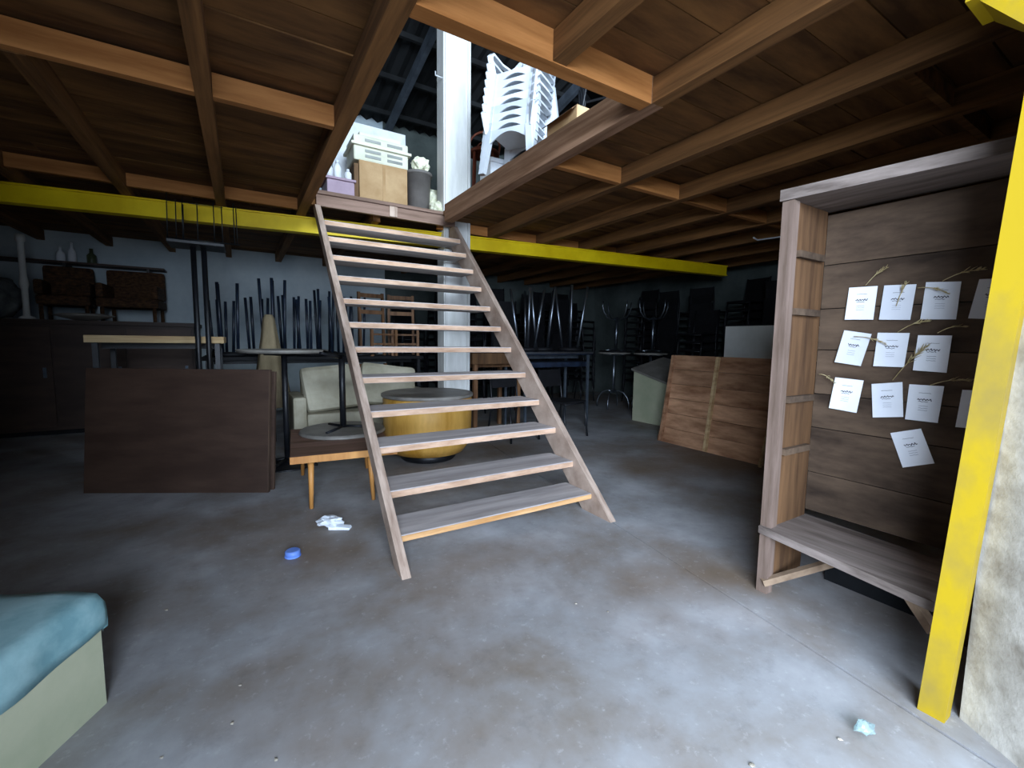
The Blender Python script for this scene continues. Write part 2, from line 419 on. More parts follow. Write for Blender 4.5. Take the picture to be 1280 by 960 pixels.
# ================================================================== DISPLAY FRAME ON THE RIGHT
sh = thing('display_frame', 'tall weathered wooden frame with plank back and low bench shelf', 'display frame', (2.3, .8, 0))
MB().box(2.115, 2.165, 1.075, 1.125, 0, 1.845).build('front_post', 'shelf_post', sh, True)
MB().box(2.165, 2.45, 1.085, 1.118, .05, 1.845).build('side_board', 'shelf_side', sh, True)
MB().hexa([(2.10, 1.13, 1.846), (2.20, .40, 1.846), (2.50, .40, 1.846), (2.47, 1.13, 1.846), (2.10, 1.13, 1.895), (2.20, .40, 1.895), (2.50, .40, 1.895), (2.47, 1.13, 1.895)]).build('top_board', 'shelf_grey', sh, True)
z = .36
for i, hgt in enumerate([.2, .23, .17, .22, .2, .21, .24]):
    z1 = min(z+hgt, 1.844)
    MB().box(2.45+random.uniform(0, .006), 2.475, .34, 1.085, z+.002, z1-.002).build('back_plank', 'shelf_back', sh, True)
    z = z1
for z in (1.60, 1.34, .93, .68):
    MB().box(2.17, 2.40, 1.06, 1.084, z, z+.03).build('shelf_batten', 'shelf_back', sh, True)
MB().hexa([(2.10, 1.125, .295), (1.985, .46, .295), (2.40, .44, .295), (2.47, 1.125, .295), (2.10, 1.125, .33), (1.985, .46, .33), (2.40, .44, .33), (2.47, 1.125, .33)]).build('bench_shelf', 'shelf_grey', sh, True)
MB().beam(at(953, 728, X=2.11), at(1042, 703, X=2.36), .03, .03).build('brace', 'wood_batten', sh, True)
MB().beam(at(1126, 728, X=2.10), at(1168, 790, X=2.03), .03, .035).build('brace', 'wood_batten', sh, True)
MB().box(2.44, 2.50, .42, .47, 0, 1.844).build('rear_post', 'shelf_side', sh, True)
tag(MB().tube([at(989, 716, Z=0), at(989, 716, Z=0)+Vector((0, 0, .28))], .026, 10).build('pipe_offcut', 'pipe_white'), 'short white pipe standing behind the foot of the display frame', 'pipe')

# cards pinned to the planks
CX = 2.447
zc = lambda x, y: (1000+x*.3125, 320+y*.3125)
cards = [([(198, 127), (312, 120), (297, 255), (183, 255)], 'white card at the left end of the top row'),
 ([(338, 118), (467, 113), (445, 256), (320, 255)], 'white card second from the left in the top row'),
 ([(505, 105), (647, 102), (628, 254), (485, 254)], 'white card third from the left in the top row'),
 ([(718, 93), (852, 88), (835, 255), (676, 250)], 'white card at the right end of the top row, half behind the yellow post'),
 ([(178, 297), (288, 312), (247, 440), (143, 424)], 'tilted white card at the left of the middle row'),
 ([(312, 307), (440, 308), (420, 445), (297, 440)], 'white card in the centre of the middle row'),
 ([(473, 317), (610, 318), (590, 467), (455, 457)], 'white card at the right of the middle row, crossed by a grass plume'),
 ([(142, 485), (256, 498), (230, 627), (120, 607)], 'bluish white card at the left end of the third row'),
 ([(287, 512), (411, 504), (417, 643), (295, 645)], 'white card second from the left in the third row'),
 ([(438, 513), (578, 521), (555, 667), (424, 652)], 'white card third from the left in the third row'),
 ([(650, 535), (785, 542), (760, 695), (625, 683)], 'white card at the right end of the third row, half behind the yellow post'),
 ([(362, 708), (485, 690), (542, 828), (415, 845)], 'lone crooked white card hanging below the three rows')]
def cp(q, u, v):
    return (q[0]*(1-u)+q[1]*u)*(1-v) + (q[3]*(1-u)+q[2]*u)*v
for i, (px, lab) in enumerate(cards):
    q = [at(*zc(*p), X=CX-.002) for p in px]
    c = (q[0]+q[1]+q[2]+q[3])/4
    e = thing('name_card', lab, 'card', c, 0, 'handwritten cards on the display frame')
    lift = Vector((-.012, 0, 0))
    fr = [q[0]+lift*.2, q[1]+lift*.3, q[2]+lift, q[3]+lift]
    bk = [p+Vector((.0015, 0, 0)) for p in fr]
    sheet = MB().hexa(fr+bk).build('sheet', 'paper', e, True)
    off = Vector((-.0012, 0, 0)); rr = random.Random(i)
    mb = MB()
    def stroke(u0, u1, v, amp, wd, nn):
        pts = [cp(fr, u0+(u1-u0)*t/nn, v+amp*math.sin(t*2.3+i)*rr.uniform(.5, 1.2))+off for t in range(nn+1)]
        for a, b in zip(pts, pts[1:]): mb.beam(a, b, wd, .0008, (1, 0, 0))
    stroke(.32, .68, .22, .004, .0012, 5)
    mb2 = MB()
    stroke(.3, .72, .40, .035, .0026, 13)
    stroke(.34, .62, .46, .012, .0018, 6)
    mb.build('handwriting', 'ink', sheet, True)
    mb = MB()
    for v in (.58, .64, .70): stroke(.36, .64, v, .006, .0018, 6)
    mb.build('small_print', 'ink_light', sheet, True)
# dried grass sprigs tucked behind the cards
sprigs = [((262, 118), (345, 50), 1, 'dried grass sprig rising from the first card of the top row'), ((385, 200), (425, 112), .8, 'dried grass sprig lying on the second card of the top row'),
 ((570, 100), (730, 55), 1.1, 'long dried grass plume above the third card of the top row'), ((470, 128), (592, 152), .9, 'dried grass sprig across the top of the third card'),
 ((390, 305), (512, 262), 1, 'dried grass sprig above the centre card of the middle row'), ((215, 322), (350, 358), .9, 'dried grass sprig bridging the first two cards of the middle row'),
 ((550, 308), (662, 284), .9, 'dried grass sprig above the right card of the middle row'), ((370, 497), (505, 365), 1.5, 'bushy dried grass plume leaning over the right card of the middle row'),
 ((75, 472), (140, 510), .8, 'pale curled grass sprig beside the first card of the third row'), ((520, 517), (685, 500), .9, 'dried grass sprig above the third card of the third row')]
for i, (a, b, s, lab) in enumerate(sprigs):
    A = at(*zc(*a), X=CX-.016); B = at(*zc(*b), X=CX-.026); L = (B-A)
    e = thing('grass_sprig', lab, 'dried grass', A, 0, 'dried grass sprigs on the display frame')
    bow = Vector((0, 0, .012))
    cv = lambda t: A+L*t+bow*math.sin(t*PI)
    MB().tube([cv(t/6) for t in range(7)], [.0016]*5+[.0012, .0006], 4).build('stem', 'grass_dry', e, True)
    mb = MB(); rr = random.Random(50+i); pn = L.cross(Vector((1, 0, 0))).normalized()
    for k in range(int(26*s)):
        t = rr.uniform(.42, 1.0); o = cv(t); l = rr.uniform(.015, .032)*s*(1.25-t*.6)
        tip = o+L.normalized()*l*.9+pn*l*rr.uniform(-.5, .5)+Vector((-.5*l*rr.random(), 0, 0))
        mb.tube([o, (o+tip)/2+pn*.001, tip], [.0011, .0016, .0003], 3)
    mb.build('plume', 'grass_dry', e, True)

# ================================================================== THINGS ON THE LEFT
# box draped with cloth, near left
C = Vector((-.425, 1.83, 0)); u = Vector((-.48, -.877, 0)).normalized(); v = Vector((-u.y, u.x, 0)).normalized()
if v.x > 0: v = -v
bx = thing('draped_box', 'cream box draped with a teal cloth on the near left', 'box', C)
def bpt(a, b, z): return C+u*a+v*b+Vector((0, 0, z))
Lb, Wb, Hb = 1.1, .7, .36
MB().hexa([bpt(0, 0, 0), bpt(Lb, 0, 0), bpt(Lb, Wb, 0), bpt(0, Wb, 0), bpt(0, 0, Hb), bpt(Lb, 0, Hb), bpt(Lb, Wb, Hb), bpt(0, Wb, Hb)]).build('body', 'cream_paint', bx, True)
# cloth: grid over the top, hanging on the sides
NA, NB = 44, 30; vs = []; rr = random.Random(3)
over = .12
def drape(a, b):
    z = Hb+.008; pa, pb = a, b
    da = max(-a, 0, a-Lb); db = max(-b, 0, b-Wb)
    h = max(da, db)
    ra = min(max(a, 0), Lb); rb = min(max(b, 0), Wb)
    r = .03
    if h > 0:
        k = min(h/r, PI/2); out = r*math.sin(k)*.25+.005; drop = r*(1-math.cos(k))+max(0, h-r*PI/2)
        wob = -.004+.006*math.sin((a*23 if db > da else b*27)+1)*min(1, drop/.05)
        if da > 0: ra += (out+wob)*(1 if a > 0 else -1)
        if db > 0: rb += (out+wob)*(1 if b > 0 else -1)
        drop *= 1+.25*math.sin(a*7+b*9+.8); z -= drop
        if da > 0 and db > 0: z -= .35*min(da, db)
    else:
        z += .006*math.sin(a*9+b*5)+.006*math.sin(b*17-a*6)+.008
    return bpt(ra, rb, z)
for i in range(NA+1):
    for j in range(NB+1):
        vs.append(drape(-over+(Lb+2*over)*i/NA, -over+(Wb+2*over)*j/NB))
fs = [(i*(NB+1)+j, (i+1)*(NB+1)+j, (i+1)*(NB+1)+j+1, i*(NB+1)+j+1) for i in range(NA) for j in range(NB)]
cl = tag(MB().add(vs, fs, True).build('cloth', 'teal_cloth'), 'crumpled teal cloth spread over the cream box', 'cloth')
sm = cl.modifiers.new('thick', 'SOLIDIFY'); sm.thickness = .004; sm.offset = 1

# large dark boards leaning upright
def leanboard(pts, th, label, m):
    a, b = Vector(pts[0]), Vector(pts[1]); zt = pts[2]; back = Vector((b.y-a.y, -(b.x-a.x), 0)).normalized()
    if back.y < 0: back = -back
    e = thing('leaning_board', label, 'board', (a+b)/2)
    tl = back*.10; t = back*th
    MB().hexa([a, b, b+t, a+t, a+tl+Vector((0, 0, zt)), b+tl+Vector((0, 0, zt)), b+tl+t+Vector((0, 0, zt)), a+tl+t+Vector((0, 0, zt))]).build('panel', m, e, True)
    d = (b-a).normalized()*.006
    MB().hexa([b, b+d, b+d+t, b+t, b+tl+Vector((0, 0, zt)), b+d+tl+Vector((0, 0, zt)), b+d+tl+t+Vector((0, 0, zt)), b+tl+t+Vector((0, 0, zt))]).build('edge_band', 'board_edge', e, True)
leanboard(((-1.08, 4.50, 0), (.125, 3.84, 0), .955), .03, 'large dark brown board leaning upright in front of the tables', 'brown_board')
leanboard(((-1.04, 4.56, 0), (.165, 3.90, 0), .935), .025, 'second brown board leaning just behind the large dark board', 'brown_board')

# pedestal tables
def pedestal_table(name, label, loc, r, h, mtop, foot='ring', mleg='black_metal', flip=False, group=None, feet=4):
    e = thing(name, label, 'table', loc, 0, group)
    MB().lathe([(r-.012, h-.03), (r, h-.010), (r, h-.006), (r-.006, h)], 36).build('table_top', mtop, e)
    MB().tube([(0, 0, .28 if foot == 'arc' else .03), (0, 0, h-.04)], .026, 10).build('pole', mleg, e)
    for k in range(feet):
        a = 2*PI*k/feet+.5; c, s = math.cos(a), math.sin(a)
        if foot == 'arc':
            pts = [(c*q, s*q, zz) for q, zz in ((.0, .30), (.10, .325), (.20, .29), (.27, .20), (.30, .10), (.30, .0))]
            MB().tube(pts, .012, 6).build('foot', mleg, e)
        else:
            MB().tube([(0, 0, .06), (c*.30, s*.30, .015)], [.02, .012], 6).build('foot', mleg, e)
        MB().tube([(0, 0, h-.05), (c*r*.7, s*r*.7, h-.035)], .012, 5).build('support_arm', mleg, e)
    if flip:
        e.rotation_euler = (PI, 0, .3); e.location.z += h
    return e
t1 = pedestal_table('pedestal_table', 'tall round grey pedestal table beside the leaning boards', (.33, 4.62, 0), .385, 1.10, 'grey_laminate')
t1.rotation_euler.z = .4
MB().lathe([(.25, 0), (.26, .008), (.25, .016), (.03, .03)], 28).build('base_plate', 'black_metal', t1)
# low table with orange legs, inverted round table on it
lt = thing('low_table', 'low brown table with orange wooden edge and tapered legs', 'table', (.62, 3.74, 0))
lt.rotation_euler.z = R_(-5)
MB().bbox(-.33, .38, -.52, .5, .365, .405, .004).build('table_top', 'table_top_brown', lt)
MB().box(-.332, .382, -.528, -.521, .355, .404).build('edge_strip', 'orange_wood', lt)
MB().box(.381, .387, -.52, .5, .355, .404).build('edge_strip', 'orange_wood', lt)
for sx, sy in ((-.20, -.42), (.20, -.42), (.28, .42), (-.24, .42)):
    MB().tube([(sx, sy, .364), (sx+.02*(1 if sx > 0 else -.3), sy*1.04, 0)], [.022, .014], 8).build('leg', 'orange_wood', lt)
t2 = pedestal_table('pedestal_table', 'round grey table lying upside down on the low orange-legged table', (.72, 3.96, .406), .35, .70, 'grey_laminate', flip=True, feet=3)

# cream sofa and cushions behind
so = thing('sofa', 'cream vinyl sofa pushed behind the tables under the stairs', 'sofa', (1.25, 5.15, 0))
MB().bbox(.55, 1.84, 4.95, 5.5, .08, .42, .03).build('seat_base', 'cream_vinyl', so, True)
MB().bbox(.55, 1.84, 5.35, 5.6, .42, .86, .04).build('backrest', 'cream_vinyl', so, True)
MB().bbox(.42, .55, 4.95, 5.58, .08, .60, .03).build('armrest', 'cream_vinyl', so, True)
MB().bbox(1.84, 1.96, 4.95, 5.58, .08, .60, .03).build('armrest', 'cream_vinyl', so, True)
for x in (.52, 1.88):
    for yy in (4.98, 5.5): MB().box(x-.02, x+.02, yy-.02, yy+.02, 0, .08).build('leg', 'black_metal', so, True)
cu = MB(); cu.bbox(-.32, .32, -.06, .06, 0, .5, .05)
cu = cu.build('seat_cushion', 'cream_vinyl'); cu.location = (1.42, 5.1, .44); cu.rotation_euler = (R_(-25), R_(8), R_(-5))
tag(cu, 'cream cushion standing tilted on the sofa behind the stairs', 'cushion')
cu2 = bpy.data.objects.new('seat_cushion', cu.data); COL.objects.link(cu2); cu2.location = (.88, 5.08, .44); cu2.rotation_euler = (R_(-22), R_(-4), R_(6))
tag(cu2, 'cream cushion standing on the sofa left of the stairs', 'cushion')
# beige draped cloth
vs = []; fs = []; n = 28
for i, (r, z) in enumerate(((.04, 1.47), (.06, 1.42), (.08, 1.25), (.11, 1.05), (.145, .82), (.17, .6), (.19, .42))):
    for j in range(n):
        a = 2*PI*j/n; q = r*(1+.13*math.sin(5*a+i*.3)*min(1, i/2)); vs.append((.27+q*math.cos(a)-.03*i*0, 5.76+q*math.sin(a), z))
fs = [(i*n+j, i*n+(j+1) % n, (i+1)*n+(j+1) % n, (i+1)*n+j) for i in range(6) for j in range(n)]+[list(range(n))]
um = thing('cloth_cover', 'beige cloth draped like a tent over a hidden stand', 'cloth', (.27, 5.76, 0))
MB().add(vs, fs, True).build('fabric', 'beige_cloth', um, True)
MB().tube([(.27, 5.76, 0), (.27, 5.76, 1.42)], .03, 8).build('stand', 'black_metal', um, True)

# tall table with pale plank top
def leg_table(name, label, x0, x1, y0, y1, h, th, mtop, mleg, lw=.04, group=None):
    e = thing(name, label, 'table', ((x0+x1)/2, (y0+y1)/2, 0), 0, group)
    MB().bbox(x0, x1, y0, y1, h-th, h, .004).build('table_top', mtop, e, True)
    for sx in (x0+lw*1.5, x1-lw*1.5):
        for sy in (y0+lw*1.5, y1-lw*1.5): MB().box(sx-lw/2, sx+lw/2, sy-lw/2, sy+lw/2, 0, h-th).build('leg', mleg, e, True)
    MB().box(x0+lw, x1-lw, (y0+y1)/2-.02, (y0+y1)/2+.02, h-th-.06, h-th).build('apron', mleg, e, True)
    return e
leg_table('tall_table', 'tall table with a pale wooden plank top behind the leaning boards', -1.17, -.15, 5.2, 5.95, 1.21, .065, 'pale_wood', 'black_metal')
# inverted double-pole stand on it with wire rack
ds = thing('twin_pole_stand', 'black twin-pole stand rising upside down beside the pale plank table', 'stand', (-.31, 5.0, 0))
MB().bbox(-.52, -.10, 4.83, 5.17, 2.015, 2.045, .006).build('base_plate', 'black_metal', ds, True)
MB().tube([(-.345, 5.0, .03), (-.345, 5.0, 2.015)], .022, 8).build('pole', 'black_metal', ds, True)
MB().tube([(-.265, 5.0, .03), (-.265, 5.0, 2.015)], .022, 8).build('pole', 'black_metal', ds, True)
MB().bbox(-.55, -.06, 4.8, 5.2, 0, .03, .006).build('foot_plate', 'black_metal', ds, True)
wr = thing('wire_rack', 'thin black wire rack standing up in front of the yellow beam', 'rack', (-.31, 4.86, 2.046))
for x, h in ((-.50, .38), (-.44, .34), (-.395, .36), (-.29, .33), (-.17, .36), (-.11, .33), (-.02, .37), (0.0, .34), (-.39, .30)):
    MB().tube([(x*1.02, 4.86, 2.05), (x, 4.855, 2.046+h)], .0045, 5).build('wire', 'black_metal', wr, True)
MB().tube([(-.52, 4.86, 2.052), (.02, 4.86, 2.052)], .006, 5).build('rail', 'black_metal', wr, True)
MB().tube([(-.50, 4.857, 2.36), (-.10, 4.857, 2.365)], .0035, 5).build('rail', 'black_metal', wr, True)

# upside-down stools
def make_stool(label, group, ml='blue_black', sp=.14, r=.017):
    e = thing('bar_stool', label, 'stool', (0, 0, 0), 0, group)
    MB().lathe([(.14, .80), (.165, .815), (.165, .835), (.14, .85)], 18).build('seat', 'black_seat', e)
    for k in range(4):
        a = PI/4+k*PI/2; MB().tube([(.11*math.cos(a), .11*math.sin(a), .80), (sp*math.cos(a), sp*math.sin(a), 0)], r, 8).build('leg', ml, e)
    return e
leg_table('long_table', 'long dark table holding the upturned black stools', -.4, 2.2, 6.0, 6.9, .98, .04, 'black_seat', 'black_metal')
spots = [(-.12, 6.2, .0, 0), (.18, 6.55, .3, 0), (.34, 6.18, .7, .0), (.55, 6.62, .2, .0), (.74, 6.2, .5, 0), (.98, 6.55, .1, 0), (1.12, 6.18, .9, 0), (1.40, 6.6, .2, 0), (-.2, 6.62, .5, 0)]
stool0 = make_stool('black metal bar stool turned upside down among the upturned legs on the long dark table', 'upturned bar stools')
for i, (x, yy, rz, dz) in enumerate(spots):
    e = stool0 if i == 0 else copy_tree(stool0)
    k = (1.0, .86, 1.1, .92, .84, 1.04, .9, .96, .8)[i]
    e.scale = (1, 1, k); e.location = (x, yy, .98+.851*k); e.rotation_euler = (PI, 0, rz)
# brown wooden chairs on the long table
def make_wood_chair(label, group, m='chair_brown'):
    e = thing('wooden_chair', label, 'chair', (0, 0, 0), 0, group)
    MB().bbox(-.2, .2, -.2, .2, .42, .45, .006).build('seat', m, e)
    for sx in (-.175, .175):
        MB().box(sx-.018, sx+.018, -.19, -.155, 0, .42).build('leg', m, e)
        MB().hexa([(sx-.018, .155, 0), (sx+.018, .155, 0), (sx+.018, .19, 0), (sx-.018, .19, 0), (sx-.018, .20, .88), (sx+.018, .20, .88), (sx+.018, .235, .88), (sx-.018, .235, .88)]).build('leg', m, e)
    for z in (.58, .70, .81): MB().box(-.16, .16, .195, .215, z, z+.055).build('back_slat', m, e)
    for z in (.15, .28): MB().box(-.165, .165, -.18, -.165, z, z+.025).build('stretcher', m, e)
    return e
wc = make_wood_chair('brown slatted wooden chair standing on the long table behind the stairs', 'brown wooden chairs behind the stairs')
wc.location = (1.62, 6.22, .982); wc.rotation_euler.z = .2
w2 = copy_tree(wc); wc['label'] = 'left one of two brown slatted wooden chairs standing on the long table'; w2['label'] = 'right one of two brown slatted wooden chairs on the long table, nearer the column'; w2.location = (2.0, 6.3, .982); w2.rotation_euler.z = -.15
w3 = copy_tree(wc); w3.location = (1.55, 5.95-.1, 0); w3['label'] = 'brown slatted wooden chair on the floor in front of the long table'

# plank-topped brown table right of column, drum table under stairs
leg_table('wooden_table', 'rough brown wooden table behind the staircase', 2.45, 3.25, 4.95, 5.6, 1.05, .14, 'shelf_side', 'chair_brown', .05)
dr = thing('drum_table', 'round orange wooden drum table under the stairs', 'table', (1.60, 4.25, 0))
MB().lathe([(.26, .0), (.28, .02), (.28, .06), (.27, .07)], 40).build('base_ring', 'black_metal', dr)
MB().lathe([(.30, .07), (.36, .085), (.415, .16), (.44, .27), (.445, .42), (.445, .62), (.43, .64)], 48).build('body', 'drum_wood', dr)
MB().lathe([(.45, .64), (.46, .648), (.46, .668), (.45, .675)], 48).build('table_top', 'grey_laminate', dr)

# dark furniture along the left back wall
sb = thing('sideboard', 'low dark sideboard along the back wall on the left', 'sideboard', (-1.9, 7.7, 0))
MB().box(-3.3, -.55, 7.35, 8.25, .06, 1.34).build('body', 'brown_board', sb, True)
MB().box(-3.34, -.51, 7.3, 8.27, 1.34, 1.39).build('worktop', 'brown_board', sb, True)
for i in range(4):
    dd = MB().box(-3.28+i*.68, -2.62+i*.68, 7.33, 7.35, .1, 1.3).build('door', 'brown_board', sb, True)
    MB().box(-2.70+i*.68, -2.67+i*.68, 7.315, 7.33, .7, .82).build('handle', 'grey_steel', dd, True)
MB().box(-3.3, -.55, 7.4, 8.2, 0, .06).build('plinth', 'black_seat', sb, True)
def wicker_chair(label, x, yy, rz, s=1.0):
    e = thing('wicker_armchair', label, 'chair', (x, yy, 1.391), rz, 'brown wicker armchairs on the sideboard')
    MB().bbox(-.3*s, .3*s, -.28, .28, .18, .30, .03).build('seat', 'wicker', e)
    MB().bbox(-.3*s, .3*s, .20, .29, .30, .70, .04).build('backrest', 'wicker', e)
    for q in (-1, 1):
        MB().bbox(q*.26*s-.04, q*.26*s+.04, -.28, .22, .30, .48, .03).build('armrest', 'wicker', e)
        for yq in (-.24, .24): MB().tube([(q*.25*s, yq, 0), (q*.25*s, yq, .19)], .022, 6).build('leg', 'wicker', e)
wicker_chair('dark wicker armchair on the sideboard, nearer the grey bundle', -1.86, 7.75, .1, .8)
wicker_chair('brown wicker armchair on the sideboard, nearer the pale wall patch', -1.22, 7.75, -.05, 1.05)
# grey bundle
bm = bmesh.new(); bmesh.ops.create_icosphere(bm, subdivisions=4, radius=1)
from mathutils import noise as mn
for q in bm.verts:
    k = 1+.22*mn.noise(q.co*1.7)+.08*mn.noise(q.co*5)
    q.co = Vector((q.co.x*.38*k, q.co.y*.26*k, max(0, .24+q.co.z*.25*k)))
me = bpy.data.meshes.new('cloth_bundle'); bm.to_mesh(me); bm.free(); me.materials.append(MATS['grey_cloth'])
for p in me.polygons: p.use_smooth = True
o = bpy.data.objects.new('cloth_bundle', me); COL.objects.link(o); o.location = (-2.55, 7.62, 1.391); tag(o, 'grey heaped cloth bundle at the far left end of the sideboard', 'cloth')
# wall shelf with bottles
ws = thing('wall_shelf', 'narrow dark shelf board high on the back wall', 'shelf', (-2.0, 8.15, 2.14))
MB().box(-3.0, -.9, 8.0, 8.3, 2.14, 2.165).build('board', 'brown_board', ws, True)
for x in (-2.8, -1.95, -1.1): MB().box(x, x+.03, 8.03, 8.3, 2.05, 2.14).build('bracket', 'black_metal', ws, True)
def bottle(label, x, h, r, m):
    e = thing('bottle', label, 'bottle', (x, 8.12, 2.166), 0, 'bottles on the wall shelf')
    MB().lathe([(r*.9, 0), (r, .01), (r, h*.55), (r*.4, h*.72), (r*.36, h*.93)], 14).build('body', m, e)
    MB().lathe([(r*.42, h*.93), (r*.42, h)], 10).build('cap', m, e)
bottle('small pale bottle at the left of the wall shelf group', -1.98, .2, .045, 'foam_white')
bottle('taller pale bottle in the middle of the wall shelf group', -1.87, .26, .04, 'foam_white')
bottle('olive green bottle at the right of the wall shelf group', -1.68, .2, .05, 'bottle_dark')
ca = thing('candle_stand', 'slender white candle stand at the left of the sideboard', 'candle stand', (-2.14, 7.42, 1.391))
MB().lathe([(.07, 0), (.07, .02), (.03, .04), (.03, .35), (.045, .4), (.03, .5), (.03, .88), (.045, .9), (.04, .97)], 14).build('stem', 'white_paint', ca)
pl = tag(MB().lathe([(.10, 1.391), (.27, 1.44), (.28, 1.45), (.2, 1.47), (.05, 1.478)], 28, (-1.62, 7.34-.0, 0)).build('serving_dish', 'grey_laminate'), 'shallow pale domed dish on the front edge of the sideboard', 'dish')
# ================================================================== THINGS ON THE RIGHT
def make_chair(label, group, m='black_metal', ms='black_seat', r=.013):
    e = thing('stacking_chair', label, 'chair', (0, 0, 0), 0, group)
    MB().bbox(-.21, .21, -.21, .2, .44, .465, .008).build('seat', ms, e)
    MB().hexa([(-.19, .205, .62), (.19, .205, .62), (.19, .225, .62), (-.19, .225, .62), (-.19, .24, .84), (.19, .24, .84), (.19, .26, .84), (-.19, .26, .84)]).build('backrest', ms, e)
    for sx in (-.2, .2):
        MB().tube([(sx*1.08, -.24, 0), (sx, -.19, .44)], r, 6).build('leg', m, e)
        MB().tube([(sx*1.08, .26, 0), (sx, .19, .44), (sx, .25, .85)], r, 6).build('leg', m, e)
    MB().tube([(-.2, -.18, .43), (.2, -.18, .43)], r*.8, 5).build('seat_rail', m, e)
    return e
stacks = [(6.95, 3.55, PI/2+.1, 11, 'black stacking chair in the tall stack nearest the display frame', 'far right chair stack'),
          (6.95, 4.15, PI/2-.05, 12, 'black stacking chair in the stack behind the white box', 'second far right chair stack'),
          (6.9, 4.8, PI/2+.05, 11, 'black stacking chair in the stack beside the end of the yellow beam', 'third far right chair stack'),
          (6.9, 5.45, PI/2, 11, 'black stacking chair in the stack against the right wall behind the cream cabinet', 'fourth far right chair stack'),
          (6.9, 6.3, PI/2+.1, 12, 'black stacking chair in the stack nearest the far corner', 'far corner chair stack'),
          (6.2, 7.75, .1, 12, 'black stacking chair in the back wall stack nearest the far corner', 'back wall stack one'),
          (5.6, 7.72, -.05, 12, 'black stacking chair in the second back wall stack from the far corner', 'back wall stack two'),
          (5.0, 7.75, .08, 11, 'black stacking chair in the third back wall stack from the far corner', 'back wall stack three'),
          (4.4, 7.75, -.1, 12, 'black stacking chair in the fourth back wall stack from the far corner', 'back wall stack four'),
          (3.8, 7.72, .02, 11, 'black stacking chair in the fifth back wall stack from the far corner', 'back wall stack five'),
          (3.2, 7.75, 0, 11, 'black stacking chair in the back wall stack just right of the white column', 'back wall stack six'),
          (5.9, 7.0, .3, 10, 'black stacking chair in the front row stack nearest the bistro tables', 'front row stack one'),
          (5.2, 7.02, PI, 10, 'black stacking chair in the front row stack left of the bistro tables', 'front row stack two'),
          (4.55, 6.9, .1, 9, 'black stacking chair in the front row stack behind the chrome stools', 'front row stack three'),
          (3.9, 6.8, PI-.2, 9, 'black stacking chair in the front row stack behind the black table', 'front row stack four'),
          (3.15, 6.6, .2, 8, 'black stacking chair in the front row stack behind the rough brown table', 'front row stack five'),
          (6.3, 4.55, PI/2, 8, 'black stacking chair in the stack just behind the cream cabinet', 'cabinet stack'),
          (2.55, 7.7, .05, 9, 'black stacking chair in the back wall stack seen between the treads', 'back wall stack seven')]
src = None
for (x, yy, rz, nn, lab, grp) in stacks:
    for k in range(nn):
        if src is None: src = make_chair(lab, grp); e = src
        else: e = copy_tree(src)
        e['label'] = lab; e['group'] = grp
        e.location = (x, yy, k*.13); e.rotation_euler = (0, 0, rz+(PI if stacks.index((x, yy, rz, nn, lab, grp)) % 3 == 1 else 0)+random.uniform(-.09, .09))
# table with chrome edge, chairs upside-down on it, chairs under it
tb = leg_table('black_table', 'black table with chrome edge right of the stairs', 3.1, 4.25, 4.75, 5.35, 1.07, .04, 'blue_black', 'grey_steel', .03)
MB().box(3.1, 4.25, 4.742, 4.752, 1.045, 1.07).build('edge_strip', 'chrome', tb, True)
MB().bbox(3.2, 4.2, 4.8, 5.3, .86, .93, .006).build('lower_board', 'blue_black', tb, True)
ucl = ['upside-down stool with chrome legs at the stair end of the black table', 'upside-down stool with chrome legs in the middle of the black table', 'upside-down stool with chrome legs at the far end of the black table']
cc = make_stool(ucl[0], 'upturned chrome stools', 'chrome', .23, .017)
for i, (x, yy, rz, k) in enumerate(((3.32, 5.05, .35, .98), (3.62, 5.12, 1.0, 1.02), (4.05, 5.02, .15, 1.08))):
    e = cc if i == 0 else copy_tree(cc)
    e['label'] = ucl[i]; e.scale = (1, 1, k); e.location = (x, yy, 1.072+.851*k); e.rotation_euler = (PI, 0, rz)
for i, (x, yy, rz, lab) in enumerate(((3.5, 4.45, .2, 'black chair standing in front of the chrome-edged table'), (2.85, 4.6, .1, 'black chair just behind the right stair stringer'))):
    e = copy_tree(src); e['label'] = lab; e['group'] = 'loose black chairs'; e.location = (x, yy, 0); e.rotation_euler = (0, 0, rz)
# bistro tables upright with twins inverted on top
for (x, yy, l1, l2) in ((5.85, 5.95, 'bistro table with chrome pole and curved feet beside the cream cabinet', 'bistro table turned upside down on the one beside the cream cabinet'),
                        (6.25, 5.45, 'bistro table with chrome pole behind the cream cabinet', 'bistro table turned upside down behind the cream cabinet')):
    pedestal_table('bistro_table', l1, (x, yy, 0), .30, 1.03, 'grey_laminate', 'arc', 'chrome', False, 'bistro tables')
    pedestal_table('bistro_table', l2, (x+.03, yy, 1.031), .30, .92, 'black_seat', 'arc', 'chrome', True, 'bistro tables')
# cream cabinet with sloped grey lid
cb = thing('lidded_cabinet', 'cream cabinet with a sloping grey lid behind the plank panel', 'cabinet', (5.5, 4.5, 0))
MB().hexa([(5.18, 4.15, .0), (5.85, 4.15, .0), (5.85, 4.83, 0), (5.18, 4.83, 0), (5.18, 4.15, .60), (5.85, 4.15, .78), (5.85, 4.83, .95), (5.18, 4.83, .78)]).build('body', 'cream_paint', cb, True)
MB().hexa([(5.15, 4.12, .602), (5.88, 4.12, .782), (5.88, 4.86, .952), (5.15, 4.86, .782), (5.15, 4.12, .632), (5.88, 4.12, .812), (5.88, 4.86, .982), (5.15, 4.86, .812)]).build('lid', 'grey_laminate', cb, True)
